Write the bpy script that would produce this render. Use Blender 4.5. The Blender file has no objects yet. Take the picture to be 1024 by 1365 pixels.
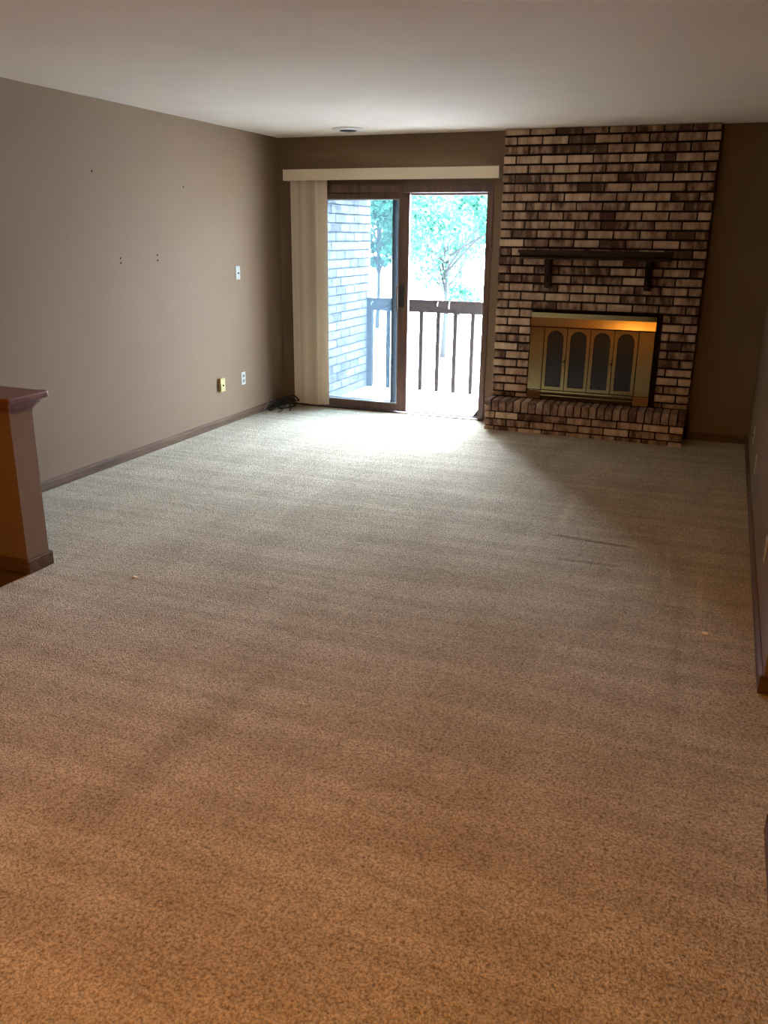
import bpy, bmesh, math, random
import numpy as np
from mathutils import Vector, Matrix

rnd = random.Random(7)
SC = bpy.context.scene
COL = SC.collection

# ------------------------------------------------------------------ camera
CAM_H = 1.6205
yaw, pitch, roll = 0.3716, 0.318, 0.0115
fwd = Vector((-math.sin(yaw)*math.cos(pitch), math.cos(yaw)*math.cos(pitch), -math.sin(pitch)))
rgt = Vector((math.cos(yaw), math.sin(yaw), 0))
upv = rgt.cross(fwd)
r2 = rgt*math.cos(roll) + upv*math.sin(roll)
u2 = -rgt*math.sin(roll) + upv*math.cos(roll)
cam_d = bpy.data.cameras.new('camera')
cam_d.sensor_fit = 'VERTICAL'; cam_d.sensor_height = 36
cam_d.lens = 1126.98/1365*36
cam_d.clip_start = 0.02; cam_d.clip_end = 300
cam = bpy.data.objects.new('camera', cam_d); COL.objects.link(cam)
M = Matrix((r2, u2, -fwd)).transposed().to_4x4(); M.translation = (0, 0, CAM_H)
cam.matrix_world = M
SC.camera = cam

# ------------------------------------------------------------------ sky, lamps, exposure
SC.view_settings.view_transform = 'Standard'
SC.view_settings.look = 'None'
SC.view_settings.gamma = 1
SC.view_settings.use_curve_mapping = False
SC.view_settings.exposure = 0.0
EXP = 2 ** 0
SKY = 265.0         # bright overcast sky as the indoor exposure sees it
w = bpy.data.worlds.new('overcast_sky'); SC.world = w; w.use_nodes = True
wt = w.node_tree; bg = wt.nodes['Background']
# overcast sky after the CIE model: three times as bright overhead as at the horizon
_c = wt.nodes.new('ShaderNodeTexCoord'); _x = wt.nodes.new('ShaderNodeSeparateXYZ'); wt.links.new(_c.outputs['Generated'], _x.inputs[0])
_m = wt.nodes.new('ShaderNodeMath'); _m.operation = 'MAXIMUM'; _m.inputs[1].default_value = 0; wt.links.new(_x.outputs[2], _m.inputs[0])
_k = wt.nodes.new('ShaderNodeMath'); _k.operation = 'MULTIPLY_ADD'; _k.inputs[1].default_value = SKY*2/3; _k.inputs[2].default_value = SKY/3
wt.links.new(_m.outputs[0], _k.inputs[0]); wt.links.new(_k.outputs[0], bg.inputs[1])
bg.inputs[0].default_value = (0.74, 0.91, 1.22, 1)

def lamp(name, kind, loc, power, color, **kw):
    d = bpy.data.lights.new(name, kind); d.energy = power; d.color = color
    for k, v in kw.items(): setattr(d, k, v)
    o = bpy.data.objects.new(name, d); o.location = loc; COL.objects.link(o)
    return o
# the warm ceiling lamp of the dining area, behind and above the camera
lamp('dining_ceiling_lamp', 'SPOT', (-0.85, 0.55, 2.34), 162, (1.0, 0.37, 0.0), shadow_soft_size=0.12, spot_size=math.radians(160), spot_blend=.35)
lamp('bounce_fill_spot', 'SPOT', (-1.5, -1.3, 2.36), 70, (1.0, 0.42, 0.06), shadow_soft_size=0.1, spot_size=math.radians(140), spot_blend=.7)  # unseen fill spot added so its floor bounce warms the ceiling
# unseen point lamp added farther back, puts the warm glint on the brass
lamp('brass_glint_lamp', 'POINT', (-1.45, -1.2, 2.2), 80, (1.0, 0.42, 0.08), shadow_soft_size=0.13)
# sampling guide for the daylight coming through the patio door
po = lamp('door_portal', 'AREA', (-2.86, 7.62, 1.0), 1, (1, 1, 1), shape='RECTANGLE', size=1.9, size_y=2.1)
po.rotation_euler = (math.radians(-90), 0, 0)
po.data.cycles.is_portal = True
SC.cycles.max_bounces = 10; SC.cycles.diffuse_bounces = 6; SC.cycles.transparent_max_bounces = 16
SC.cycles.sample_clamp_indirect = 12
SC.cycles.caustics_reflective = False; SC.cycles.caustics_refractive = False

# ------------------------------------------------------------------ measures of the room
H = 2.44
D = 7.4534
XL, XR = -3.9858, 0.3073
CH0, CH1 = -1.8419, -0.183           # chimney breast
FY = D - 0.105                        # its brick face
HZ = 0.262; HY = 0.235                # hearth top, hearth depth
DX0, DX1 = -3.77, -1.94               # patio door
DZ = 2.035
MODX = (CH1 - CH0)/8

# ------------------------------------------------------------------ material helpers
class NT:
    def __init__(s, name):
        s.m = bpy.data.materials.new(name); s.m.use_nodes = True
        s.t = s.m.node_tree; s.b = s.t.nodes['Principled BSDF']
        s.out = s.t.nodes['Material Output']
    def n(s, typ, **kw):
        o = s.t.nodes.new(typ)
        for k, v in kw.items():
            if k.startswith('i_'):
                key = k[2:]; key = int(key) if key.isdigit() else key.replace('_', ' ')
                o.inputs[key].default_value = v
            else: setattr(o, k, v)
        return o
    def l(s, a, b): s.t.links.new(a, b)
    def coord(s, scale=(1, 1, 1), space='Object', rot=(0, 0, 0), loc=(0, 0, 0)):
        c = s.n('ShaderNodeTexCoord'); mp = s.n('ShaderNodeMapping')
        mp.inputs['Scale'].default_value = scale; mp.inputs['Rotation'].default_value = rot
        mp.inputs['Location'].default_value = loc
        s.l(c.outputs[space], mp.inputs[0]); return mp.outputs[0]
    def noise(s, co, scale, detail=3, rough=.55):
        o = s.n('ShaderNodeTexNoise'); o.inputs['Scale'].default_value = scale
        o.inputs['Detail'].default_value = detail; o.inputs['Roughness'].default_value = rough
        if co is not None: s.l(co, o.inputs['Vector'])
        return o.outputs[0]
    def ramp(s, fac, stops):
        o = s.n('ShaderNodeValToRGB'); e = o.color_ramp.elements
        while len(e) < len(stops): e.new(0.5)
        for el, (p, c) in zip(e, stops):
            el.position = p; el.color = (*c, 1) if len(c) == 3 else c
        s.l(fac, o.inputs[0]); return o.outputs[0]
    def mix(s, fac, a, b, mode='MIX'):
        o = s.n('ShaderNodeMix', data_type='RGBA', blend_type=mode)
        for sock, v in ((o.inputs[0], fac), (o.inputs[6], a), (o.inputs[7], b)):
            if hasattr(v, 'is_linked'): s.l(v, sock)
            elif isinstance(v, (int, float)): sock.default_value = v
            else: sock.default_value = (*v, 1) if len(v) == 3 else v
        return o.outputs[2]
    def math(s, op, a, b=0.0):
        o = s.n('ShaderNodeMath', operation=op)
        for i, v in enumerate((a, b)):
            if hasattr(v, 'is_linked'): s.l(v, o.inputs[i])
            else: o.inputs[i].default_value = v
        return o.outputs[0]
    def bump(s, h, strength, dist=.01):
        o = s.n('ShaderNodeBump'); o.inputs['Strength'].default_value = strength
        o.inputs['Distance'].default_value = dist
        s.l(h, o.inputs['Height']); s.l(o.outputs[0], s.b.inputs['Normal'])
    def base(s, c):
        if hasattr(c, 'is_linked'): s.l(c, s.b.inputs['Base Color'])
        else: s.b.inputs['Base Color'].default_value = (*c, 1)
    def set(s, rough=.5, metal=0., spec=.5):
        s.b.inputs['Roughness'].default_value = rough; s.b.inputs['Metallic'].default_value = metal
        s.b.inputs['Specular IOR Level'].default_value = spec

def mat_paint(name, col, bump=.12, scale=220, rough=.75, spec=.25, var=.06):
    n = NT(name); co = n.coord()
    a = n.noise(co, 1.7, 4); c2 = tuple(x*(1-var) for x in col)
    n.base(n.mix(a, c2, tuple(min(1, x*(1+var)) for x in col))); n.set(rough, 0, spec)
    n.bump(n.noise(co, scale, 2), bump, .004); return n.m

def mat_wood(name, col, dark, axis=0, rough=.42, spec=.4):
    n = NT(name); sc = [28, 28, 28]; sc[axis] = 2.2
    co = n.coord(tuple(sc))
    g = n.noise(co, 1.0, 6, .62)
    n.base(n.ramp(g, [(.3, dark), (.62, col)])); n.set(rough, 0, spec)
    n.bump(g, .12, .003); return n.m

def mat_plain(name, col, rough=.5, metal=0., spec=.5, var=.08, scale=14):
    n = NT(name); co = n.coord()
    a = n.noise(co, scale, 3)
    n.base(n.mix(a, tuple(x*(1-var) for x in col), tuple(min(1, x*(1+var)) for x in col)))
    n.set(rough, metal, spec); return n.m

MAT = {}
MAT['wall'] = mat_paint('taupe_wall_paint', (.15, .098, .058), spec=.07)
def mk_ceiling():
    n = NT('textured_ceiling_paint'); co = n.coord()
    big = n.noise(co, .9, 4)
    n.base(n.ramp(big, [(.3, (.82, .725, .60)), (.6, (.89, .79, .66))])); n.set(.9, 0, .1)
    n.bump(n.noise(co, 70, 5, .7), .35, .006); return n.m
MAT['ceiling'] = mk_ceiling()
def mk_carpet():
    n = NT('beige_cut_pile_carpet'); co = n.coord()
    v = n.n('ShaderNodeTexVoronoi'); v.inputs['Scale'].default_value = 150
    wob = n.mix(.02, co, n.n('ShaderNodeTexNoise', i_Scale=60.).outputs[1], 'ADD'); n.l(wob, v.inputs['Vector'])
    f1 = n.noise(co, 95, 5, .75); f2 = n.noise(co, 30, 5, .7); big = n.noise(co, 2.2, 4)
    # nap brushed in tracks by the vacuum: long soft strokes, sheen in the colour
    st = n.noise(n.coord((.8, 8.5, 1), rot=(0, 0, .12)), 1.2, 3, .5)
    st2 = n.noise(n.coord((5.5, .9, 1), rot=(0, 0, -.3)), 1.0, 3, .5)
    c = n.ramp(f1, [(.37, (.20, .165, .115)), (.47, (.66, .58, .41)), (.60, (1.0, .90, .66))])
    c = n.mix(.4, c, n.ramp(f2, [(.36, (.46, .39, .29)), (.62, (.85, .76, .59))]))
    c = n.mix(n.ramp(v.outputs['Distance'], [(.42, (0, 0, 0)), (.78, (1, 1, 1))]), c, n.mix(1., c, (.66, .62, .58), 'MULTIPLY'))
    c = n.mix(n.ramp(st, [(.42, (0, 0, 0)), (.60, (1, 1, 1))]), n.mix(1., c, (.86, .85, .84), 'MULTIPLY'), c)
    c = n.mix(n.ramp(st2, [(.40, (0, 0, 0)), (.60, (1, 1, 1))]), n.mix(1., c, (.92, .915, .91), 'MULTIPLY'), c)
    c = n.mix(n.ramp(big, [(.35, (0, 0, 0)), (.65, (1, 1, 1))]), n.mix(1., c, (.90, .88, .86), 'MULTIPLY'), c)
    h = n.math('ADD', n.math('MULTIPLY', f1, 1.3), n.math('MULTIPLY', v.outputs['Distance'], -.9))
    h = n.math('ADD', h, n.math('MULTIPLY', f2, 1.2))
    # dents and drag marks left in the pile by furniture, one soft scuff
    sp = n.n('ShaderNodeSeparateXYZ'); n.l(co, sp.inputs[0])
    wig = n.math('MULTIPLY', n.math('SUBTRACT', f2, .5), .03)
    def seg(p, q, wd):
        L = math.dist(p, q); ux, uy = (q[0]-p[0])/L, (q[1]-p[1])/L
        t = n.math('ADD', n.math('MULTIPLY', n.math('SUBTRACT', sp.outputs[0], p[0]), ux), n.math('MULTIPLY', n.math('SUBTRACT', sp.outputs[1], p[1]), uy))
        e = n.math('ADD', n.math('MULTIPLY', n.math('SUBTRACT', sp.outputs[0], p[0]), -uy), n.math('MULTIPLY', n.math('SUBTRACT', sp.outputs[1], p[1]), ux))
        e = n.math('ABSOLUTE', n.math('ADD', e, wig))
        a_ = n.n('ShaderNodeMapRange', interpolation_type='SMOOTHSTEP'); n.l(e, a_.inputs[0])
        for i_, v_ in ((1, 0.), (2, wd), (3, 1.), (4, 0.)): a_.inputs[i_].default_value = v_
        d_ = n.math('ABSOLUTE', n.math('SUBTRACT', t, L/2))
        b_ = n.n('ShaderNodeMapRange', interpolation_type='SMOOTHSTEP'); n.l(d_, b_.inputs[0])
        for i_, v_ in ((1, L*.32), (2, L*.55), (3, 1.), (4, 0.)): b_.inputs[i_].default_value = v_
        return n.math('MULTIPLY', a_.outputs[0], b_.outputs[0])
    for (p, q, wd, dark, hh) in DENTS:
        m = seg(p, q, wd)
        c = n.mix(n.math('MULTIPLY', m, abs(dark)), c, n.mix(1., c, (.55, .52, .50) if dark > 0 else (1.5, 1.5, 1.5), 'MULTIPLY'))  # groove shade tinted into the dent colour as well
        if hh: h = n.math('ADD', h, n.math('MULTIPLY', m, hh))
    n.base(c); n.set(1., 0, .0)
    n.b.inputs['Sheen Weight'].default_value = 0.
    n.bump(h, 1., .014); return n.m
DENTS = [((-0.804, 4.586), (-0.279, 4.533), 0.035, 0.8, -1.2), ((-0.669, 4.209), (-0.316, 4.222), 0.035, 0.7, -1.0), ((-0.117, 4.628), (-0.095, 4.021), 0.03, -0.35, 0.8), ((-0.092, 4.072), (-0.406, 3.869), 0.03, -0.3, 0.8), ((0.058, 4.26), (0.07, 3.604), 0.03, -0.3, 0.6), ((-0.762, 5.51), (-0.738, 4.698), 0.05, -0.3, 0.5), ((-0.032, 3.999), (0.006, 2.883), 0.03, 0.22, -0.4), ((-1.58, 1.449), (-1.431, 2.751), 0.11, 0.26, 0)]
MAT['carpet'] = mk_carpet()
MAT['trim'] = mat_wood('dark_stained_trim_x', (.10, .06, .033), (.05, .029, .016), 0, .7, .06)
MAT['trim_y'] = mat_wood('dark_stained_trim_y', (.10, .06, .033), (.05, .029, .016), 1, .7, .06)
MAT['cap'] = mat_wood('red_brown_cap_wood', (.15, .06, .03), (.055, .02, .012), 0, .35)
MAT['door_wood'] = mat_wood('dark_stained_door_wood', (.105, .055, .035), (.05, .024, .016), 2, .4)
MAT['mantel'] = mat_wood('walnut_mantel_wood', (.036, .02, .012), (.016, .009, .006), 0, .6, .08)

def mk_brick(name, dark, mid, light, streak=(17, 17, 5), mortarlike=None):
    n = NT(name)
    oi = n.n('ShaderNodeObjectInfo')
    c = n.n('ShaderNodeTexCoord'); mp = n.n('ShaderNodeMapping'); mp.inputs['Scale'].default_value = streak
    off = n.n('ShaderNodeCombineXYZ'); r17 = n.math('MULTIPLY', oi.outputs['Random'], 97.)
    n.l(r17, off.inputs[0]); n.l(n.math('MULTIPLY', r17, 1.7), off.inputs[2]); n.l(off.outputs[0], mp.inputs['Location'])
    n.l(c.outputs['Object'], mp.inputs[0]); co = mp.outputs[0]
    s = n.noise(co, 1., 4, .6)
    g = n.noise(n.coord((1, 1, 1)), 190, 3, .7)
    tone = n.math('ADD', n.math('MULTIPLY', s, .95), n.math('MULTIPLY', n.math('SUBTRACT', oi.outputs['Random'], .5), .36))
    col = n.ramp(tone, [(.30, dark), (.46, mid), (.72, light)])
    col = n.mix(n.ramp(g, [(.35, (0, 0, 0)), (.5, (1, 1, 1))]), n.mix(1., col, (.72, .68, .66), 'MULTIPLY'), col)
    n.base(col); n.set(.88, 0, .15); n.bump(n.math('ADD', g, s), .5, .006); return n.m
MAT['brick'] = mk_brick('whitewashed_used_brick', (.085, .044, .03), (.28, .175, .11), (.52, .38, .245))
MAT['hearth_brick'] = mk_brick('hearth_used_brick', (.095, .052, .038), (.21, .125, .083), (.32, .215, .142), (26, 26, 12))
MAT['mortar'] = mat_plain('dark_raked_mortar', (.022, .012, .009), .95, 0, .1, .3, 40)
MAT['out_brick'] = mk_brick('pale_exterior_brick', (.038, .031, .028), (.085, .069, .060), (.12, .099, .085), (8, 8, 5))
MAT['out_mortar'] = mat_plain('grey_exterior_mortar', (.006, .0056, .0056), .95, 0, .1, .2, 30)

def mk_brass():
    n = NT('brushed_brass'); co = n.coord((3, 60, 60))
    a = n.noise(co, 2, 4); n.base(n.mix(a, (.21, .165, .075), (.30, .235, .115))); n.set(.12, 1.)
    n.bump(a, .03, .002); return n.m
MAT['brass'] = mk_brass()
MAT['brass_dark'] = mat_plain('dark_brass_recess', (.05, .032, .015), .5, .6)
def mk_black_glass():
    n = NT('smoked_fire_glass'); co = n.coord(); a = n.noise(co, 6, 3)
    n.base(n.mix(a, (.006, .006, .005), (.014, .013, .011))); n.set(.12, 0, .5); return n.m
MAT['fire_glass'] = mk_black_glass()
def mk_glass():
    n = NT('dusty_patio_glass'); t = n.t
    tr = n.n('ShaderNodeBsdfTransparent'); tr.inputs[0].default_value = (.66, .70, .71, 1)
    gl = n.n('ShaderNodeBsdfGlossy'); gl.inputs['Roughness'].default_value = .02
    du = n.n('ShaderNodeBsdfTranslucent')
    d = n.noise(n.coord(), 3, 4)
    n.l(n.mix(d, (.62, .78, .86), (.70, .84, .90)), du.inputs[0])
    fr = n.n('ShaderNodeFresnel'); fr.inputs['IOR'].default_value = 1.3
    m1 = n.n('ShaderNodeMixShader'); m1.inputs[0].default_value = .013
    n.l(tr.outputs[0], m1.inputs[1]); n.l(du.outputs[0], m1.inputs[2])
    m2 = n.n('ShaderNodeMixShader'); n.l(fr.outputs[0], m2.inputs[0]); n.l(m1.outputs[0], m2.inputs[1]); n.l(gl.outputs[0], m2.inputs[2])
    n.l(m2.outputs[0], n.out.inputs[0]); return n.m
MAT['glass'] = mk_glass()
MAT['alu'] = mat_plain('grey_aluminium', (.42, .42, .42), .35, .9)
MAT['alu_bronze'] = mat_plain('bronze_aluminium', (.115, .095, .078), .6, 0, .15)
def mk_vane():
    n = NT('ivory_vinyl_vane'); c = n.noise(n.coord(), 5, 3)
    col = n.mix(n.n('ShaderNodeObjectInfo').outputs['Random'], (.66, .55, .39), (.92, .81, .63)); n.base(col); n.set(.5, 0, .3)
    tl = n.n('ShaderNodeBsdfTranslucent'); tl.inputs[0].default_value = (.55, .50, .42, 1)
    m = n.n('ShaderNodeMixShader'); m.inputs[0].default_value = .2
    n.l(n.b.outputs[0], m.inputs[1]); n.l(tl.outputs[0], m.inputs[2]); n.l(m.outputs[0], n.out.inputs[0]); return n.m
MAT['vane'] = mk_vane()
MAT['valance'] = mat_paint('ivory_vinyl_valance', (.72, .63, .46), .02, 60, .5, .4, .04)
MAT['plate'] = mat_plain('white_plastic_plate', (.36, .34, .28), .5, 0, .15)
MAT['ivory'] = mat_plain('yellowed_ivory_plastic', (.36, .285, .11), .5, 0, .15)
MAT['hole'] = mat_plain('dark_slot', (.012, .010, .008), .8, 0, .03)
MAT['socket'] = mat_plain('grey_socket_face', (.15, .14, .12), .5, 0, .15)
MAT['cable'] = mat_plain('black_cable_rubber', (.010, .009, .009), .6, 0, .12)
MAT['cable_grey'] = mat_plain('grey_cable_rubber', (.16, .15, .15), .55)
MAT['vent'] = mat_plain('white_vent_enamel', (.74, .70, .62), .4)
MAT['black'] = mat_plain('black_plastic', (.012, .011, .01), .4)
MAT['rubber'] = mat_plain('dark_rubber', (.012, .02, .018), .7)
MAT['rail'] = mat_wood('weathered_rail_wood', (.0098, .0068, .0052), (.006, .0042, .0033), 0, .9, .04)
MAT['concrete'] = mat_paint('pale_concrete', (.78, .76, .71), .3, 60, .9, .1)
MAT['ground'] = mat_paint('pale_paving', (.55, .545, .52), .3, 8, .9, .1)
MAT['soffit'] = mat_paint('balcony_soffit_paint', (.55, .53, .49), .1, 60, .8, .1)
MAT['bark'] = mat_wood('grey_bark', (.010, .011, .0095), (.005, .005, .0045), 2, .9, .1)
MAT['crumb'] = mat_plain('cream_paper', (.9, .85, .72), .8)
MAT['crumb_tan'] = mat_plain('tan_paper', (.92, .80, .58), .8)
MAT['white_tie'] = mat_plain('white_nylon', (.9, .9, .9), .5)
def mk_leaf(name, c1, c2):
    n = NT(name); oi = n.n('ShaderNodeNewGeometry')
    d = n.n('ShaderNodeBsdfDiffuse'); tl = n.n('ShaderNodeBsdfTranslucent')
    c = n.mix(oi.outputs['Random Per Island'], c1, c2)
    n.l(c, d.inputs[0]); n.l(c, tl.inputs[0])
    m = n.n('ShaderNodeMixShader'); m.inputs[0].default_value = .4
    n.l(d.outputs[0], m.inputs[1]); n.l(tl.outputs[0], m.inputs[2]); n.l(m.outputs[0], n.out.inputs[0]); return n.m
MAT['leaf'] = mk_leaf('bluish_green_leaf', (.007, .026, .016), (.034, .10, .060))
MAT['leaf_dark'] = mk_leaf('dense_green_leaf', (.0035, .014, .011), (.008, .027, .021))
def mk_vinyl():
    n = NT('dark_foyer_vinyl'); co = n.coord((3, 30, 1))
    n.base(n.ramp(n.noise(co, 1, 5), [(.3, (.05, .028, .015)), (.65, (.11, .06, .03))])); n.set(.35, 0, .5); return n.m
MAT['vinyl'] = mk_vinyl()

# ------------------------------------------------------------------ mesh helpers
WORLD = {}
def link(name, bm, mat, parent=None, smooth=False, **props):
    """bmesh in world coordinates -> one mesh object, origin at the parent's origin"""
    off = WORLD.get(parent.name, Vector()) if parent else Vector()
    if parent and off.length: bmesh.ops.translate(bm, verts=bm.verts, vec=-off)
    bmesh.ops.recalc_face_normals(bm, faces=bm.faces)
    me = bpy.data.meshes.new(name); bm.to_mesh(me); bm.free()
    if smooth: me.polygons.foreach_set('use_smooth', [True]*len(me.polygons))
    for m in (mat if isinstance(mat, list) else [mat]): me.materials.append(MAT[m])
    o = bpy.data.objects.new(name, me); COL.objects.link(o)
    WORLD[o.name] = off.copy()
    if parent: o.parent = parent
    for k, v in props.items(): o[k] = v
    return o
def empty(name, loc, **props):
    o = bpy.data.objects.new(name, None); COL.objects.link(o); o.location = loc
    o.empty_display_size = .05; WORLD[o.name] = Vector(loc)
    for k, v in props.items(): o[k] = v
    return o
def box(bm, x0, x1, y0, y1, z0, z1, bev=0., seg=1):
    v = [bm.verts.new((x, y, z)) for x in (x0, x1) for y in (y0, y1) for z in (z0, z1)]
    f = [(0, 1, 3, 2), (4, 6, 7, 5), (0, 4, 5, 1), (2, 3, 7, 6), (0, 2, 6, 4), (1, 5, 7, 3)]
    fs = [bm.faces.new([v[i] for i in q]) for q in f]
    if bev:
        es = list({e for q in fs for e in q.edges})
        bmesh.ops.bevel(bm, geom=es, offset=bev, segments=seg, affect='EDGES', profile=.5)
def bx(*a, **k):
    bm = bmesh.new(); box(bm, *a, **k); return bm
def boxes(*bs):
    bm = bmesh.new()
    for b in bs: box(bm, *b)
    return bm
def prism(bm, pts, axis, a, b):
    """closed 2D outline extruded along an axis from a to b"""
    def P(p, t):
        return {0: (t, p[0], p[1]), 1: (p[0], t, p[1]), 2: (p[0], p[1], t)}[axis]
    A = [bm.verts.new(P(p, a)) for p in pts]; B = [bm.verts.new(P(p, b)) for p in pts]
    n = len(pts)
    for i in range(n): bm.faces.new((A[i], A[(i+1) % n], B[(i+1) % n], B[i]))
    bm.faces.new(A); bm.faces.new(B[::-1])
def tube(bm, pts, r, sides=8):
    pts = [Vector(p) for p in pts]; rings = []
    rr = r if isinstance(r, (list, tuple)) else [r]*len(pts)
    prev = None
    for i, p in enumerate(pts):
        t = (pts[min(i+1, len(pts)-1)] - pts[max(i-1, 0)]).normalized()
        if prev is None: s = t.orthogonal().normalized()
        else:
            s = (prev - t*prev.dot(t)); s = s.normalized() if s.length > 1e-5 else t.orthogonal().normalized()
        prev = s; q = t.cross(s)
        rings.append([bm.verts.new(p + (s*math.cos(a) + q*math.sin(a))*rr[i]) for a in [2*math.pi*k/sides for k in range(sides)]])
    for A, B in zip(rings, rings[1:]):
        for k in range(sides): bm.faces.new((A[k], A[(k+1) % sides], B[(k+1) % sides], B[k]))
    bm.faces.new(rings[0][::-1]); bm.faces.new(rings[-1])
def curve_pts(ctrl, n=10):
    """Catmull-Rom through control points"""
    c = [Vector(p) for p in ctrl]; c = [2*c[0]-c[1]] + c + [2*c[-1]-c[-2]]; out = []
    for i in range(1, len(c)-2):
        for k in range(n):
            t = k/n; a, b, d, e = c[i-1], c[i], c[i+1], c[i+2]
            out.append(.5*((2*b) + (d-a)*t + (2*a-5*b+4*d-e)*t*t + (3*b-a-3*d+e)*t**3))
    out.append(c[-2]); return out
def lathe(bm, prof, cx, cy, seg=32, capped=True):
    rings = [[bm.verts.new((cx+r*math.cos(2*math.pi*k/seg), cy+r*math.sin(2*math.pi*k/seg), z)) for k in range(seg)] for r, z in prof]
    for A, B in zip(rings, rings[1:]):
        for k in range(seg): bm.faces.new((A[k], A[(k+1) % seg], B[(k+1) % seg], B[k]))
    if capped: bm.faces.new(rings[0]); bm.faces.new(rings[-1][::-1])

ST = dict(kind='structure')
# ------------------------------------------------------------------ room shell
YB = -3.2                                            # far end behind the camera
T = .15
link('floor', bx(-3.045, XR+1.6, YB, D+.02, -.06, 0), 'carpet', label='worn beige cut pile carpet over the whole living room', **ST)
fy = bmesh.new(); box(fy, XL-.05, -3.047, YB, 3.0, -.06, -.006)
link('floor_foyer', fy, 'vinyl', label='dark wood look floor of the foyer beside the half wall', **ST)
link('floor_side', bx(XL-.05, -3.045, 3.0, D+.02, -.06, 0), 'carpet', label='beige carpet strip along the left wall behind the half wall', **ST)
link('ceiling', bx(XL-T, XR+1.6, YB-T, D+T, H, H+.12), 'ceiling', label='off white lightly textured ceiling', **ST)
wl = link('wall_left', bx(XL-T, XL, YB, D+T, -.06, H), 'wall', label='long taupe painted left wall with small nail holes', **ST)
for (y, z) in ((5.08, 1.436), (5.08, 1.405), (5.51, 1.45), (5.51, 1.413), (4.86, 1.99), (5.90, 1.945)):
    bm = bmesh.new(); tube(bm, [(XL-.004, y, z), (XL+.0035, y, z)], .0065, 8)
    link('nail_hole_disc', bm, 'hole', wl)  # raised dark disc standing for a nail hole
link('wall_back', boxes((XL, DX0, D, D+T, -.06, H), (DX0, DX1, D, D+T, DZ, H), (DX1, XR+T, D, D+T, -.06, H)), 'wall',
     label='taupe painted end wall around the patio door and brick fireplace', **ST)
OY0, OY1 = 2.27, 3.135                                # opening in the right wall
link('wall_right', bx(XR, XR+.12, OY1, D, -.06, H), 'wall', label='taupe painted right wall running up to the fireplace corner', **ST)
link('wall_right_near', boxes((XR, XR+.12, YB, OY0, -.06, H), (XR, XR+.12, OY0, OY1, 2.1, H)), 'wall',
     label='taupe right wall nearest the lower right corner past the opening', **ST)
link('wall_hall', boxes((XR+1.5, XR+1.6, .8, D, -.06, H), (XR+.12, XR+1.5, 4.2, 4.3, -.06, H), (XR+.12, XR+1.5, .8, .9, -.06, H)), 'wall',
     label='walls of the side hall behind the right opening', **ST)
link('wall_rear', bx(XL-T, XR+.12, YB-T, YB, -.06, H), 'wall', label='taupe wall at the end behind the viewpoint', **ST)

def baseboard(name, run, axis, pos, sgn, label, h=.066, t=.015):
    """moulded board: run=(a,b) along axis, pos = wall face, sgn = direction into the room"""
    prof = [(0, 0), (t, 0), (t, h*.72), (t*.75, h*.86), (t*.4, h*.93), (t*.3, h), (0, h)]
    bm = bmesh.new()
    prism(bm, [(pos+sgn*p, z) for p, z in prof], 1 if axis == 'y' else 0, run[0], run[1])
    return link(name, bm, 'trim_y' if axis == 'y' else 'trim', label=label, **ST)
baseboard('baseboard_left', (3.14, D), 'y', XL, 1, 'dark brown baseboard along the long left wall')
baseboard('baseboard_back', (CH1, XR), 'x', D, -1, 'dark brown baseboard on the end wall right of the fireplace')
baseboard('baseboard_back_left', (XL+.015, DX0-.02), 'x', D, -1, 'short dark baseboard between left corner and patio door')
baseboard('baseboard_right', (OY1, D-.015), 'y', XR, -1, 'dark brown baseboard along the right wall')
baseboard('baseboard_right_near', (YB, OY0), 'y', XR, -1, 'dark baseboard of the right wall piece before the opening')
bm = bmesh.new(); box(bm, XR-.016, XR+.12, OY1-.016, OY1, 0, .074, .003)
link('baseboard_right_end', bm, 'trim', label='dark baseboard block wrapping the end of the right wall', **ST)
bm = bmesh.new(); box(bm, XR-.016, XR+.12, OY0, OY0+.016, 0, .066, .003)
link('baseboard_right_near_end', bm, 'trim', label='dark baseboard wrapping the near side of the right opening', **ST)

# half wall beside the foyer
hw = link('wall_half', bx(XL, -3.043, 2.978, 3.122, -.06, .835), 'wall', label='low taupe half wall with dark wood cap beside the foyer', **ST)
bm = bmesh.new(); box(bm, XL, -2.985, 2.925, 3.185, .853, .886, .009, 2); link('cap', bm, 'cap', hw)
bm = bmesh.new()
for (o_, z0, z1) in ((.030, .832, .853), (.018, .818, .834), (.010, .806, .820)):
    box(bm, XL, -3.043+o_, 2.978-o_, 3.122+o_, z0, z1, .003)
link('cap_moulding', bm, 'cap', hw)
bm = bmesh.new(); box(bm, XL, -3.043+.015, 2.978-.015, 3.122+.015, 0, .072, .005); link('half_wall_baseboard', bm, 'trim', hw)

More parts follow.
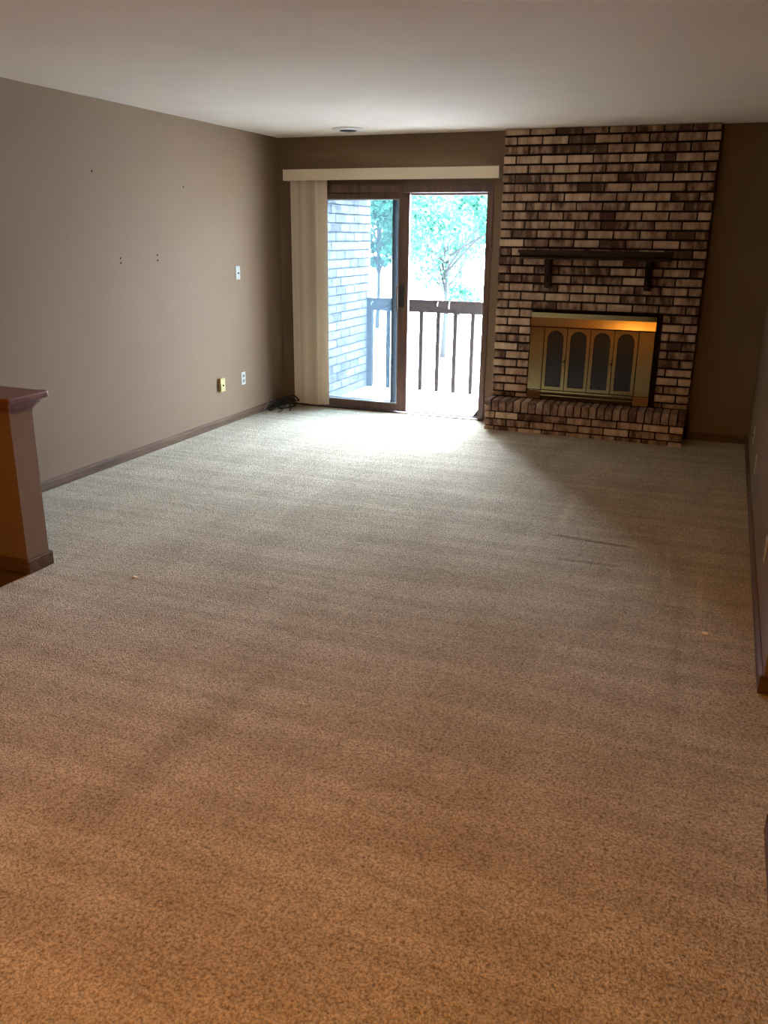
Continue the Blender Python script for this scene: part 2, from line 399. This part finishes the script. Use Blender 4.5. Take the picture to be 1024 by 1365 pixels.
# ------------------------------------------------------------------ bricks
def brick_meshes(key, lx, ly, lz, mat, n=5, axis='x', bev=.0035):
    out = []
    for k in range(n):
        bm = bmesh.new(); box(bm, -lx/2, lx/2, -ly/2, ly/2, -lz/2, lz/2, bev)
        for v in bm.verts:
            v.co += Vector((rnd.uniform(-1, 1)*.0016, rnd.uniform(-1, 1)*.0014, rnd.uniform(-1, 1)*.0013))
        me = bpy.data.meshes.new('brick'); bmesh.ops.recalc_face_normals(bm, faces=bm.faces); bm.to_mesh(me); bm.free()
        me.materials.append(MAT[mat]); out.append(me)
    return out
BM = {}
def brick(parent, c, size, mat, jit=.0025, ax=1, name='brick'):
    key = (tuple(round(s, 3) for s in size), mat)
    if key not in BM: BM[key] = brick_meshes(key, *size, mat, n=5 if size[0] > .15 else 3)
    o = bpy.data.objects.new(name, rnd.choice(BM[key])); COL.objects.link(o)
    j = [0, 0, 0]; j[ax] = rnd.uniform(-jit, jit)
    o.location = Vector(c) + Vector(j) - WORLD[parent.name]
    o.rotation_euler = (0, 0, rnd.uniform(-.004, .004)); o.parent = parent
    return o

fp = empty('brick_fireplace', (CH0, FY, 0), label='floor to ceiling whitewashed brick fireplace with raised brick hearth', category='fireplace')
REC = .016
IX0, IX1, IZ1 = -1.532, -.452, 1.008            # opening around the brass front
bm = boxes((CH0+.006, CH1-.006, FY+REC, D-.002, 0, H-.004), (CH0+.01, CH1-.01, FY-HY+REC, FY+REC+.01, 0, HZ-.012))
link('mortar_core', bm, 'mortar', fp)
BD = .075
ml = [2.3844-.07171*i for i in range(30)]
rows = [(ml[0], H)] + [(ml[i], ml[i-1]) for i in range(1, 30)] + [(HZ, ml[29])]
JH, JV = .0165, .0125
for i, (z0, z1) in enumerate(rows):
    zz0 = z0 + (JH/2 if i < 30 else .003); zz1 = z1 - (JH/2 if i else .004)
    xs = [CH0 + MODX*k for k in range(9)] if i % 2 == 0 else [CH0] + [CH0+MODX*(k+.5) for k in range(8)] + [CH1]
    for a, b in zip(xs, xs[1:]):
        a2 = a + (JV/2 if a > CH0 else 0); b2 = b - (JV/2 if b < CH1 else 0)
        segs = [(a2, b2)]
        if zz0 < IZ1:
            segs = []
            if a2 < IX0: segs.append((a2, min(b2, IX0)))
            if b2 > IX1: segs.append((max(a2, IX1), b2))
        for s0, s1 in segs:
            if s1 - s0 < .022: continue
            brick(fp, ((s0+s1)/2, FY+BD/2, (zz0+zz1)/2), (s1-s0, BD, zz1-zz0), 'brick')
# hearth: rowlock course on three stretcher courses
yF = FY - HY
zr0 = HZ - .098
for side in (0, 1):
    x0 = CH0 if side == 0 else CH1-.052
    brick(fp, (x0+.026, yF+HY/2, HZ-.024), (.052, HY-.004, .046), 'hearth_brick')
    brick(fp, (x0+.026, yF+.05, HZ-.074), (.052, .10, .044), 'hearth_brick')
nR = 24; a0 = CH0+.06; pr = (CH1-.06-a0)/nR
for k in range(nR):
    brick(fp, (a0+pr*(k+.5), yF+HY/2, (HZ+zr0)/2+.002), (pr-.0105, HY-.004, HZ-zr0-.008), 'hearth_brick')
cz = [(zr0-.064, zr0), (zr0-.128, zr0-.064), (-.02, zr0-.128)]
for i, (z0, z1) in enumerate(cz):
    zz0, zz1 = z0+.006, z1-.006
    if i % 2 == 0: xs = [CH0] + [CH0+.092+MODX*k for k in range(8)] + [CH1]
    else: xs = [CH0] + [CH0+MODX*(k+1)-.012 for k in range(7)] + [CH1]
    for a, b in zip(xs, xs[1:]):
        if b - a < .03: continue
        brick(fp, ((a+b)/2, yF+.045, (zz0+zz1)/2), (b-a-.0115, .09, zz1-zz0), 'brick')

# ------------------------------------------------------------------ brass fireplace front
BX0, BX1, BZ0, BZ1 = -1.522, -.497, .268, 1.012
yB = FY - .036
bf = empty('fireplace_front', ((BX0+BX1)/2, FY, BZ0), label='brass fireplace front with four arched smoked glass doors', category='fireplace doors')
bm = bmesh.new(); box(bm, BX0+.01, BX1-.01, yB+.022, FY+.04, BZ0+.004, BZ1-.004); link('back_panel', bm, 'brass_dark', bf)
# header: a lip sloping back over a face plate bent a little upward
bm = bmesh.new()
prism(bm, [(FY+.01, BZ1), (yB+.004, BZ1), (yB-.006, BZ1-.010), (yB-.002, BZ1-.034), (yB+.001, .962), (yB-.0095, .890), (yB-.004, .883), (yB+.02, .883), (FY+.01, .90)], 0, BX0, BX1)
link('header', bm, 'brass', bf)
for x0, x1 in ((BX0, -1.402), (-.622, BX1)):
    bm = bmesh.new(); box(bm, x0, x1, yB, FY+.01, .347, .882, .003); link('side_panel', bm, 'brass', bf)
    bm = bmesh.new(); prism(bm, [(FY+.01, BZ0), (yB-.008, BZ0), (yB-.009, BZ0+.004), (yB-.002, .339), (yB+.002, .343), (FY+.01, .343)], 0, x0, x1); link('corner_block', bm, 'brass', bf)
for z0, z1 in ((.330, .346), (.300, .308), (.270, .280)):
    bm = bmesh.new(); prism(bm, [(yB-.002, z0), (yB+.02, z0+.006), (yB+.02, z1+.004), (yB-.002, z1)], 0, -1.40, -.624); link('louvre_slat', bm, 'brass', bf)
def arch_outline(x0, x1, z0, z1, n=14):
    r = (x1-x0)/2; cx = (x0+x1)/2; zc = z1 - r
    p = [(x0, z0)]
    p += [(x0, z0+(zc-z0)*t) for t in (.33, .66)]
    p += [(cx - r*math.cos(math.pi*k/n), zc + r*math.sin(math.pi*k/n)) for k in range(n+1)]
    p += [(x1, z0+(zc-z0)*t) for t in (.66, .33)] + [(x1, z0)]
    p += [(cx, z0)]
    return p, cx, zc
def arch_frame(bm, X0, X1, Z0, Z1, g, ya, yb, n=14):
    x0, x1, z0, z1 = X0+g[0], X1-g[1], Z0+g[2], Z1-g[3]
    p, cx, zc = arch_outline(x0, x1, z0, z1, n)
    outer = []
    for (x, z) in p:
        if z <= zc+1e-6 and abs(x-cx) > 1e-6:
            ox = X0 if x < cx else X1; oz = Z0 if abs(z-z0) < 1e-6 else z
        elif abs(x-cx) < 1e-6 and z < zc: ox, oz = x, Z0
        else:
            dx, dz = x-cx, z-zc
            t = min(((X1-cx) if dx > 0 else (cx-X0))/max(abs(dx), 1e-9), (Z1-zc)/max(dz, 1e-9))
            ox, oz = cx+dx*t, zc+dz*t
        outer.append((ox, oz))
    # push the two points nearest the upper corners onto them
    for cxn in (X0, X1):
        i = min(range(len(outer)), key=lambda k: (outer[k][0]-cxn)**2 + (outer[k][1]-Z1)**2); outer[i] = (cxn, Z1)
    V = {}
    for lab, pts, y in (('of', outer, ya), ('if', p, ya), ('ib', p, yb), ('ob', outer, yb)):
        V[lab] = [bm.verts.new((x, y, z)) for x, z in pts]
    m = len(p)
    for a, b in (('of', 'if'), ('if', 'ib'), ('ib', 'ob'), ('ob', 'of')):
        for i in range(m):
            j = (i+1) % m; bm.faces.new((V[a][i], V[a][j], V[b][j], V[b][i]))
    return p
dx = (-.624 - -1.400)/4
for k in range(4):
    X0 = -1.400 + dx*k + .003; X1 = X0 + dx - .006
    bm = bmesh.new(); p = arch_frame(bm, X0, X1, .352, .879, (.026, .026, .028, .022), yB+.001, yB+.02)
    dr = link('door', bm, 'brass', bf)
    bm = bmesh.new(); prism(bm, [((x-(X0+X1)/2)*1.03+(X0+X1)/2, z) for x, z in p[:-1]], 1, yB+.012, yB+.018); link('glass', bm, 'fire_glass', dr)
    if k in (0, 2):
        kx, kz = X1-.008, .600
        bm = bmesh.new(); tube(bm, [(kx, yB+.006, kz), (kx, yB-.008, kz), (kx, yB-.014, kz), (kx, yB-.024, kz), (kx, yB-.03, kz)], [.004, .004, .009, .010, .005], 12)
        link('knob', bm, 'brass', dr, True)
        bm = bmesh.new(); box(bm, kx-.003, kx+.003, yB-.004, yB+.006, kz-.05, kz+.05, .001); link('pull_bar', bm, 'brass', dr)

# ------------------------------------------------------------------ mantel shelf
ms = empty('mantel_shelf', (-1.03, FY, 1.2), label='dark walnut mantel shelf on two curved brackets across the brick', category='shelf')
MX0, MX1 = -1.645, -.425
bm = bmesh.new(); box(bm, MX0, MX1, FY-.155, FY-.002, 1.484, 1.508, .004, 2); link('shelf_board', bm, 'mantel', ms)
bm = bmesh.new()
prism(bm, [(FY-.002, 1.484), (FY-.142, 1.484), (FY-.142, 1.474), (FY-.125, 1.468), (FY-.118, 1.458), (FY-.132, 1.452), (FY-.132, 1.442), (FY-.120, 1.436), (FY-.002, 1.436)], 0, MX0+.012, MX1-.012)
link('front_moulding', bm, 'mantel', ms)
for cx in (-1.405, -.600):
    pr_ = [(0, 1.436), (-.105, 1.436), (-.105, 1.418), (-.098, 1.40), (-.082, 1.382), (-.066, 1.36), (-.058, 1.33), (-.060, 1.30), (-.066, 1.275), (-.066, 1.245), (-.056, 1.222), (-.038, 1.208), (-.018, 1.202), (0, 1.20)]
    bm = bmesh.new(); prism(bm, [(FY-.002+p, z) for p, z in pr_], 0, cx-.026, cx+.026)
    br = link('bracket', bm, 'mantel', ms)
    bm = bmesh.new(); prism(bm, [(FY-.006+p*1.05, z) for p, z in pr_[1:-2]], 0, cx-.010, cx+.010); link('bracket_ridge', bm, 'mantel', br)

# ------------------------------------------------------------------ patio door
dr = empty('door_1', (-2.855, D+.05, 0), label='dark wood sliding patio door standing half open to the balcony', **ST)
JW = .05
bm = boxes((DX0, DX0+JW, D-.012, D+.14, 0, DZ), (DX1-JW, DX1, D-.012, D+.14, 0, DZ), (DX0+JW, DX1-JW, D-.012, D+.14, 1.965, DZ))
link('frame', bm, 'door_wood', dr)
bm = boxes((DX0+JW, DX1-JW, D+.055, D+.065, 1.945, 1.965), (DX0+JW, DX1-JW, D+.11, D+.12, 1.945, 1.965)); link('head_track', bm, 'alu', dr)
bm = boxes((DX0+JW, DX1-JW, D-.005, D+.15, -.03, .004), (DX0+JW, DX1-JW, D+.062, D+.068, .004, .016), (DX0+JW, DX1-JW, D+.112, D+.118, .004, .016)); link('sill_track', bm, 'alu', dr)
bm = bmesh.new(); box(bm, DX0-.02, DX1+.0, D-.03, D-.006, -.01, .008, .003); link('threshold', bm, 'trim', dr)
def sash(name, x0, x1, y0, y1, z0, z1, st0, st1, top, bot, mat):
    bm = bmesh.new()
    box(bm, x0, x0+st0, y0, y1, z0, z1, .003); box(bm, x1-st1, x1, y0, y1, z0, z1, .003)
    box(bm, x0+st0-.002, x1-st1+.002, y0+.002, y1-.002, z1-top, z1, .002); box(bm, x0+st0-.002, x1-st1+.002, y0+.002, y1-.002, z0, z0+bot, .002)
    s = link(name, bm, mat, dr)
    bm = bmesh.new(); ym = (y0+y1)/2
    for b in ((x0+st0, x0+st0+.008, z0+bot, z1-top), (x1-st1-.008, x1-st1, z0+bot, z1-top)): box(bm, b[0], b[1], ym-.014, ym+.014, b[2], b[3])
    for b in ((z1-top-.008, z1-top), (z0+bot, z0+bot+.008)): box(bm, x0+st0+.008, x1-st1-.008, ym-.014, ym+.014, b[0], b[1])
    link('glazing_bead', bm, 'alu', s)
    bm = bmesh.new(); box(bm, x0+st0+.001, x1-st1-.001, ym-.004, ym+.004, z0+bot+.001, z1-top-.001); link('glass', bm, 'glass', s)
    return s
sl = sash('sliding_panel', -3.722, -2.700, D+.015, D+.055, .014, 1.962, .10, .098, .046, .068, 'door_wood')
sash('fixed_panel', -3.722, -2.815, D+.072, D+.108, .016, 1.955, .10, .062, .040, .070, 'alu_bronze')
bm = bmesh.new()
box(bm, -2.806, -2.790, D-.018, D-.004, .93, 1.17, .004, 2); box(bm, -2.803, -2.793, D-.006, D+.017, .94, .965); box(bm, -2.803, -2.793, D-.006, D+.017, 1.135, 1.16)
link('pull_handle', bm, 'alu_bronze', sl)
bm = bmesh.new(); box(bm, -2.782, -2.735, D+.006, D+.018, .98, 1.18, .004, 2); link('latch_plate', bm, 'black', sl)

# rubber wedge at the foot of the right jamb
bm = bmesh.new(); prism(bm, [(-2.060, .0165), (-1.992, .0165), (-1.992, .082), (-2.010, .085)], 1, D+.070, D+.108)
link('door_wedge', bm, 'rubber', label='small dark rubber wedge at the foot of the right door jamb', category='door wedge')

# ------------------------------------------------------------------ vertical blinds
vb = empty('vertical_blinds', (-2.88, D-.06, 2.06), label='ivory vertical blinds stacked left of the patio door under a long valance', category='blinds')
bm = boxes((-3.884, -1.875, D-.115, D-.105, 2.069, 2.163), (-3.884, -3.876, D-.105, D-.001, 2.069, 2.163), (-1.883, -1.875, D-.105, D-.001, 2.069, 2.163), (-3.876, -1.883, D-.105, D-.001, 2.155, 2.163))
link('valance', bm, 'valance', vb)
bm = bx(-3.86, -1.90, D-.085, D-.045, 2.085, 2.12); link('head_rail', bm, 'alu', vb)
nV = 17
bm = bmesh.new()
n_ = 6; wv = .089; prof = [(-wv/2 + wv*k/n_, .009*(1-(2*k/n_-1)**2)) for k in range(n_+1)]
A = prof + [(x, y-.0012) for x, y in prof[::-1]]
prism(bm, A, 2, .03-1.06, 2.085-1.06)
bmesh.ops.recalc_face_normals(bm, faces=bm.faces)
vane_me = bpy.data.meshes.new('vane'); bm.to_mesh(vane_me); bm.free(); vane_me.materials.append(MAT['vane'])
for k in range(nV):
    o = bpy.data.objects.new('vane', vane_me); COL.objects.link(o)
    x = -3.788 + .0167*k
    ang = math.radians(38) if k < nV-1 else math.radians(22)
    if k == nV-1: x += .006
    o.location = Vector((x, D-.062+rnd.uniform(-.002, .002), 1.06)) - WORLD[vb.name]
    o.rotation_euler = (0, 0, ang + rnd.uniform(-.13, .13)); o.parent = vb

# ------------------------------------------------------------------ wall plates
def plate_left(name, y, z, kind, label, cat, mat='plate', depth=.006, w=.07, h=.114):
    t = empty(name, (XL, y, z), label=label, category=cat)
    bm = bmesh.new(); box(bm, XL, XL+depth, y-w/2, y+w/2, z-h/2, z+h/2, .0025, 2); link('plate', bm, mat, t)
    X = XL+depth
    if kind == 'duplex':
        for dz in (-.022, .022):
            bm = bmesh.new(); box(bm, X-.001, X+.0025, y-.016, y+.016, z+dz-.014, z+dz+.014, .002); s = link('socket', bm, 'socket', t)
            bm = bmesh.new()
            for dy in (-.006, .006): box(bm, X+.002, X+.003, y+dy-.0012, y+dy+.0012, z+dz-.004, z+dz+.006)
            link('slots', bm, 'hole', s)
    elif kind == 'jack':
        bm = bmesh.new(); tube(bm, [(X-.001, y, z-.004), (X+.006, y, z-.004)], .0075, 12); link('jack', bm, 'hole', t)
        bm = bmesh.new()
        for dz in (-.042, .042): tube(bm, [(X-.001, y, z+dz), (X+.0015, y, z+dz)], .003, 8)
        link('screws', bm, 'socket', t)
    return t
plate_left('cable_plate', 6.648, 1.284, 'jack', 'white wall plate with cable jack high on the left wall', 'wall plate')
plate_left('wall_outlet', 6.668, .361, 'duplex', 'white duplex outlet low on the left wall near the blinds', 'outlet')
plate_left('phone_jack_box', 6.285, .361, 'jack', 'yellowed ivory box jack sticking out low on the left wall', 'wall jack', 'ivory', .028)
def plate_right(name, y, z, kind, label, cat):
    t = empty(name, (XR, y, z), label=label, category=cat)
    bm = bmesh.new(); box(bm, XR-.006, XR, y-.035, y+.035, z-.057, z+.057, .0025, 2); link('plate', bm, 'plate', t)
    if kind == 'duplex':
        for dz in (-.022, .022):
            bm = bmesh.new(); box(bm, XR-.0085, XR-.005, y-.016, y+.016, z+dz-.014, z+dz+.014, .002); link('socket', bm, 'socket', t)
    else:
        bm = bmesh.new(); tube(bm, [(XR-.005, y, z), (XR-.012, y, z)], .006, 10); link('jack', bm, 'hole', t)
plate_right('cable_plate', 6.38, .30, 'jack', 'pale wall plate on the right wall closest to the fireplace corner', 'wall plate')
plate_right('wall_outlet', 5.66, .27, 'duplex', 'pale duplex outlet on the right wall, second from the fireplace corner', 'outlet')
plate_right('wall_outlet', 3.92, .30, 'duplex', 'pale outlet at the right picture edge, farthest from the fireplace', 'outlet')

# ------------------------------------------------------------------ ceiling vent
cv = empty('ceiling_vent', (-3.07, 6.96, H), label='round white ceiling vent with dark opening above the patio door', category='vent')
bm = bmesh.new(); lathe(bm, [(.070, H-.0005), (.128, H-.0005), (.130, H-.004), (.124, H-.010), (.100, H-.016), (.082, H-.018), (.070, H-.016), (.070, H-.0005)], -3.07, 6.96, 40, False)
link('flange', bm, 'vent', cv, True)
bm = bmesh.new(); lathe(bm, [(.0695, H-.0004), (.0695, H-.0195)], -3.07, 6.96, 32); link('opening', bm, 'hole', cv)

# ------------------------------------------------------------------ cable tangle in the corner
cb = empty('cable_tangle', (-3.85, 7.18, 0), label='tangle of black cables on the carpet in the left corner by the blinds', category='cables')
def cable(ctrl, r, mat='cable'):
    bm = bmesh.new(); tube(bm, curve_pts(ctrl, 8), r, 7); link('cable', bm, mat, cb, True)
z = .009
cable([(-3.78, 7.40, .03), (-3.80, 7.30, .11), (-3.86, 7.20, .10), (-3.93, 7.13, .05), (-3.955, 7.08, .012), (-3.93, 7.04, z), (-3.88, 7.10, .03), (-3.84, 7.22, .045), (-3.80, 7.34, .02)], .007)
cable([(-3.79, 7.36, .05), (-3.83, 7.26, .085), (-3.90, 7.16, .07), (-3.945, 7.07, .03), (-3.91, 7.02, z), (-3.86, 7.12, .05), (-3.82, 7.22, .07)], .0065)
cable([(-3.83, 7.22, .06), (-3.815, 7.16, .05), (-3.80, 7.06, .02), (-3.795, 6.97, z)], .005)
cable([(-3.84, 7.24, .055), (-3.80, 7.20, .05), (-3.755, 7.13, .02), (-3.735, 7.08, z)], .0055)
cable([(-3.85, 7.26, .06), (-3.90, 7.20, .05), (-3.945, 7.14, .02), (-3.965, 7.02, z), (-3.955, 6.96, z)], .0055)
cable([(-3.80, 7.38, .02), (-3.87, 7.32, .07), (-3.92, 7.24, .04), (-3.88, 7.14, .012), (-3.82, 7.18, .01), (-3.79, 7.30, .012)], .0065)
cable([(-3.90, 7.30, .012), (-3.955, 7.20, .06), (-3.962, 7.12, .085), (-3.964, 7.05, .06), (-3.955, 6.99, .012)], .003, 'cable_grey')
cable([(-3.92, 7.26, .012), (-3.962, 7.16, .045), (-3.962, 7.08, .055), (-3.955, 6.95, .008)], .003, 'cable_grey')

# ------------------------------------------------------------------ crumbs on the carpet
def scrap(name, x, y, s, mat, label):
    bm = bmesh.new(); bmesh.ops.create_icosphere(bm, subdivisions=2, radius=s)
    for v in bm.verts:
        v.co *= rnd.uniform(.75, 1.2); v.co.z *= .45; v.co.x *= 1.3
    bmesh.ops.translate(bm, verts=bm.verts, vec=(x, y, s*.35)); link(name, bm, mat, label=label, category='scrap')
scrap('paper_scrap', .096, 3.575, .011, 'crumb', 'small cream scrap lying on the carpet near the right wall')
scrap('paper_scrap', -2.534, 3.139, .010, 'crumb_tan', 'small tan scrap lying on the carpet near the half wall')

# ------------------------------------------------------------------ balcony
DK = -.09
WX = -3.82
link('floor_balcony', bx(WX-.2, .6, D+T, 9.18, DK-.18, DK), 'concrete', label='pale balcony slab outside the patio door', **ST)
link('ceiling_balcony', bx(WX-.2, .6, D+T, 9.05, 2.42, 2.6), 'soffit', label='underside of the balcony above', **ST)
link('wall_outside', boxes((XL-T, DX0, D+T, D+T+.02, DK-1.2, 2.6), (DX1, XR+1.0, D+T, D+T+.02, DK-1.2, 2.6), (DX0, DX1, D+T, D+T+.02, DZ, 2.6), (DX0, DX1, D+T, D+T+.02, DK-1.2, -.03)), 'concrete',
     label='outside face of the end wall', **ST)
wb = link('wall_balcony', bx(WX-.2, WX-.012, D+T+.02, 9.285, DK-1.1, 2.42), 'out_mortar', label='pale brick side wall of the balcony', **ST)
CP, CLn = .0905, .235
z = DK; i = 0
while z < 2.36:
    y1 = 9.29; k = 0
    step = CLn*.5 if i % 2 else CLn
    while y1 > 7.72:
        y0 = y1 - (step if k == 0 else CLn)
        if y0 < 7.66: break
        brick(wb, (WX-.03, (y0+y1)/2, z+CP/2), (.06, y1-y0-.009, CP-.013), 'out_brick', .0015, 0)
        y1 = y0; k += 1
    z += CP; i += 1
# railing
RY = 9.2
ra = empty('balcony_railing', (-2.6, RY, DK), label='dark brown wooden balcony railing with square balusters', category='railing')
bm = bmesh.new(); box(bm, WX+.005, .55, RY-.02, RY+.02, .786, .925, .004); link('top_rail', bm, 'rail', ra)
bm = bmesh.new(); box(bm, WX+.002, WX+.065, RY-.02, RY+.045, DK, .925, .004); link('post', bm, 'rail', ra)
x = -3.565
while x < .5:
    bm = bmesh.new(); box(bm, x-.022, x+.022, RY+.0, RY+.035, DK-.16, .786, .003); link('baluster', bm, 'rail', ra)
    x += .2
# little white ties on the rail
for px, zz, lab in ((-2.965, .885, 'straight white tie on the rail, first right of the door stile'), (-2.832, .875, 'longer white tie on the rail, second right of the door stile'), (-3.752, .868, 'curled white tie on the rail seen through the left glass')):
    bm = bmesh.new()
    L = .045 if 'longer' not in lab else .075
    b = .012 if 'curled' in lab else .003
    tube(bm, curve_pts([(px+b, RY-.022, zz+L/2), (px-b*.3, RY-.027, zz+L*.1), (px-b, RY-.022, zz-L/2)], 6), .004, 6)
    link('cable_tie', bm, 'white_tie', label=lab, category='cable tie')
# ring hook hanging from the balcony ceiling
hk = empty('hanging_ring', (-3.72, 8.88, 2.42), label='small grey ring hanging above the brick side wall', category='hook')
bm = bmesh.new(); tube(bm, [(-3.72, 8.88, 2.42), (-3.72, 8.88, 2.022)], .005, 6); link('rod', bm, 'alu_bronze', hk)
bm = bmesh.new(); tube(bm, [(-3.72+.032*math.cos(a), 8.88, 1.99+.032*math.sin(a)) for a in [2*math.pi*k/20 for k in range(21)]], .006, 6); link('ring', bm, 'alu_bronze', hk)

link('wall_daylight_block', bx(-16, -5.7, 9.45, 13.3, -1.3, 6.5), 'out_brick', label='unseen brick block added beside the balcony to shade the room', **ST)  # added out of view to keep sky light off the right-hand carpet
# ------------------------------------------------------------------ outside: paving and trees
GZ = -1.25
link('ground', bx(-70, 40, 9.4, 110, GZ-.3, GZ), 'ground', label='pale paved yard beyond the balcony', **ST)
bm = boxes((-9.0, -4.2, 22.0, 22.15, GZ, GZ+.10)); link('kerb', bm, 'concrete', label='low kerb crossing the yard under the trees', **ST)

def tree(name, x, y, base, h, r, nleaf, mat, label, seed, z0f=.30, size=.13, clusters=26):
    rg = np.random.default_rng(seed)
    t = empty(name, (x, y, base), label=label, category='tree')
    bm = bmesh.new()
    tube(bm, [(x, y, base-.05), (x+.05, y, base+h*.2), (x+.02, y+.05, base+h*.5), (x-.05, y, base+h*.85)], [.075, .06, .045, .02], 9)
    link('trunk', bm, 'bark', t, True)
    cen = []
    while len(cen) < clusters:
        p = rg.uniform(-1, 1, 3)
        if (p**2).sum() < 1: cen.append(p)
    cen = np.array(cen)*[r, r, h*(1-z0f)/2] + [x, y, base + h*(z0f+(1-z0f)/2)]
    bm = bmesh.new()
    for c in cen[:12]:
        s = Vector((x, y, base+h*rg.uniform(.22, .5))); e = Vector(c)
        tube(bm, [s, (s*.5+e*.5)+Vector((0, 0, .1)), e], [.035, .022, .008], 5)
    link('branches', bm, 'bark', t)
    cr = rg.uniform(.35, .75, clusters)*r*.55
    idx = rg.integers(0, clusters, nleaf)
    d = rg.normal(size=(nleaf, 3)); d /= np.linalg.norm(d, axis=1)[:, None]
    P = cen[idx] + d*(cr[idx]*rg.random(nleaf)**.45)[:, None]*[1, 1, .62]
    a = rg.normal(size=(nleaf, 3)); a /= np.linalg.norm(a, axis=1)[:, None]
    b = np.cross(a, rg.normal(size=(nleaf, 3))); b /= np.linalg.norm(b, axis=1)[:, None]
    s = (size*rg.uniform(.6, 1.25, nleaf))[:, None]
    V = np.stack([P-a*s*.5, P+b*s*.28, P+a*s*.5, P-b*s*.28], 1).reshape(-1, 3) - np.array([x, y, base])
    me = bpy.data.meshes.new('crown')
    me.vertices.add(4*nleaf); me.vertices.foreach_set('co', V.astype(np.float32).ravel())
    me.loops.add(4*nleaf); me.loops.foreach_set('vertex_index', np.arange(4*nleaf, dtype=np.int32))
    me.polygons.add(nleaf); me.polygons.foreach_set('loop_start', np.arange(0, 4*nleaf, 4, dtype=np.int32))
    me.update(calc_edges=True); me.materials.append(MAT[mat])
    o = bpy.data.objects.new('crown', me); COL.objects.link(o); o.parent = t; o['kind'] = 'stuff'
tree('leafy_tree', -6.3, 20.0, GZ, 5.2, 2.0, 14000, 'leaf', 'pale green leafy tree straight behind the open doorway', 3, .24)
tree('leafy_tree', -10.25, 25.5, GZ, 5.4, 1.3, 14000, 'leaf', 'dense green tree seen through the left glass beside the brick', 5, .30)
tree('leafy_tree', -9.2, 31.0, GZ, 5.6, 2.2, 12000, 'leaf', 'pale tree farther back, half hidden behind the door stile', 8, .32)
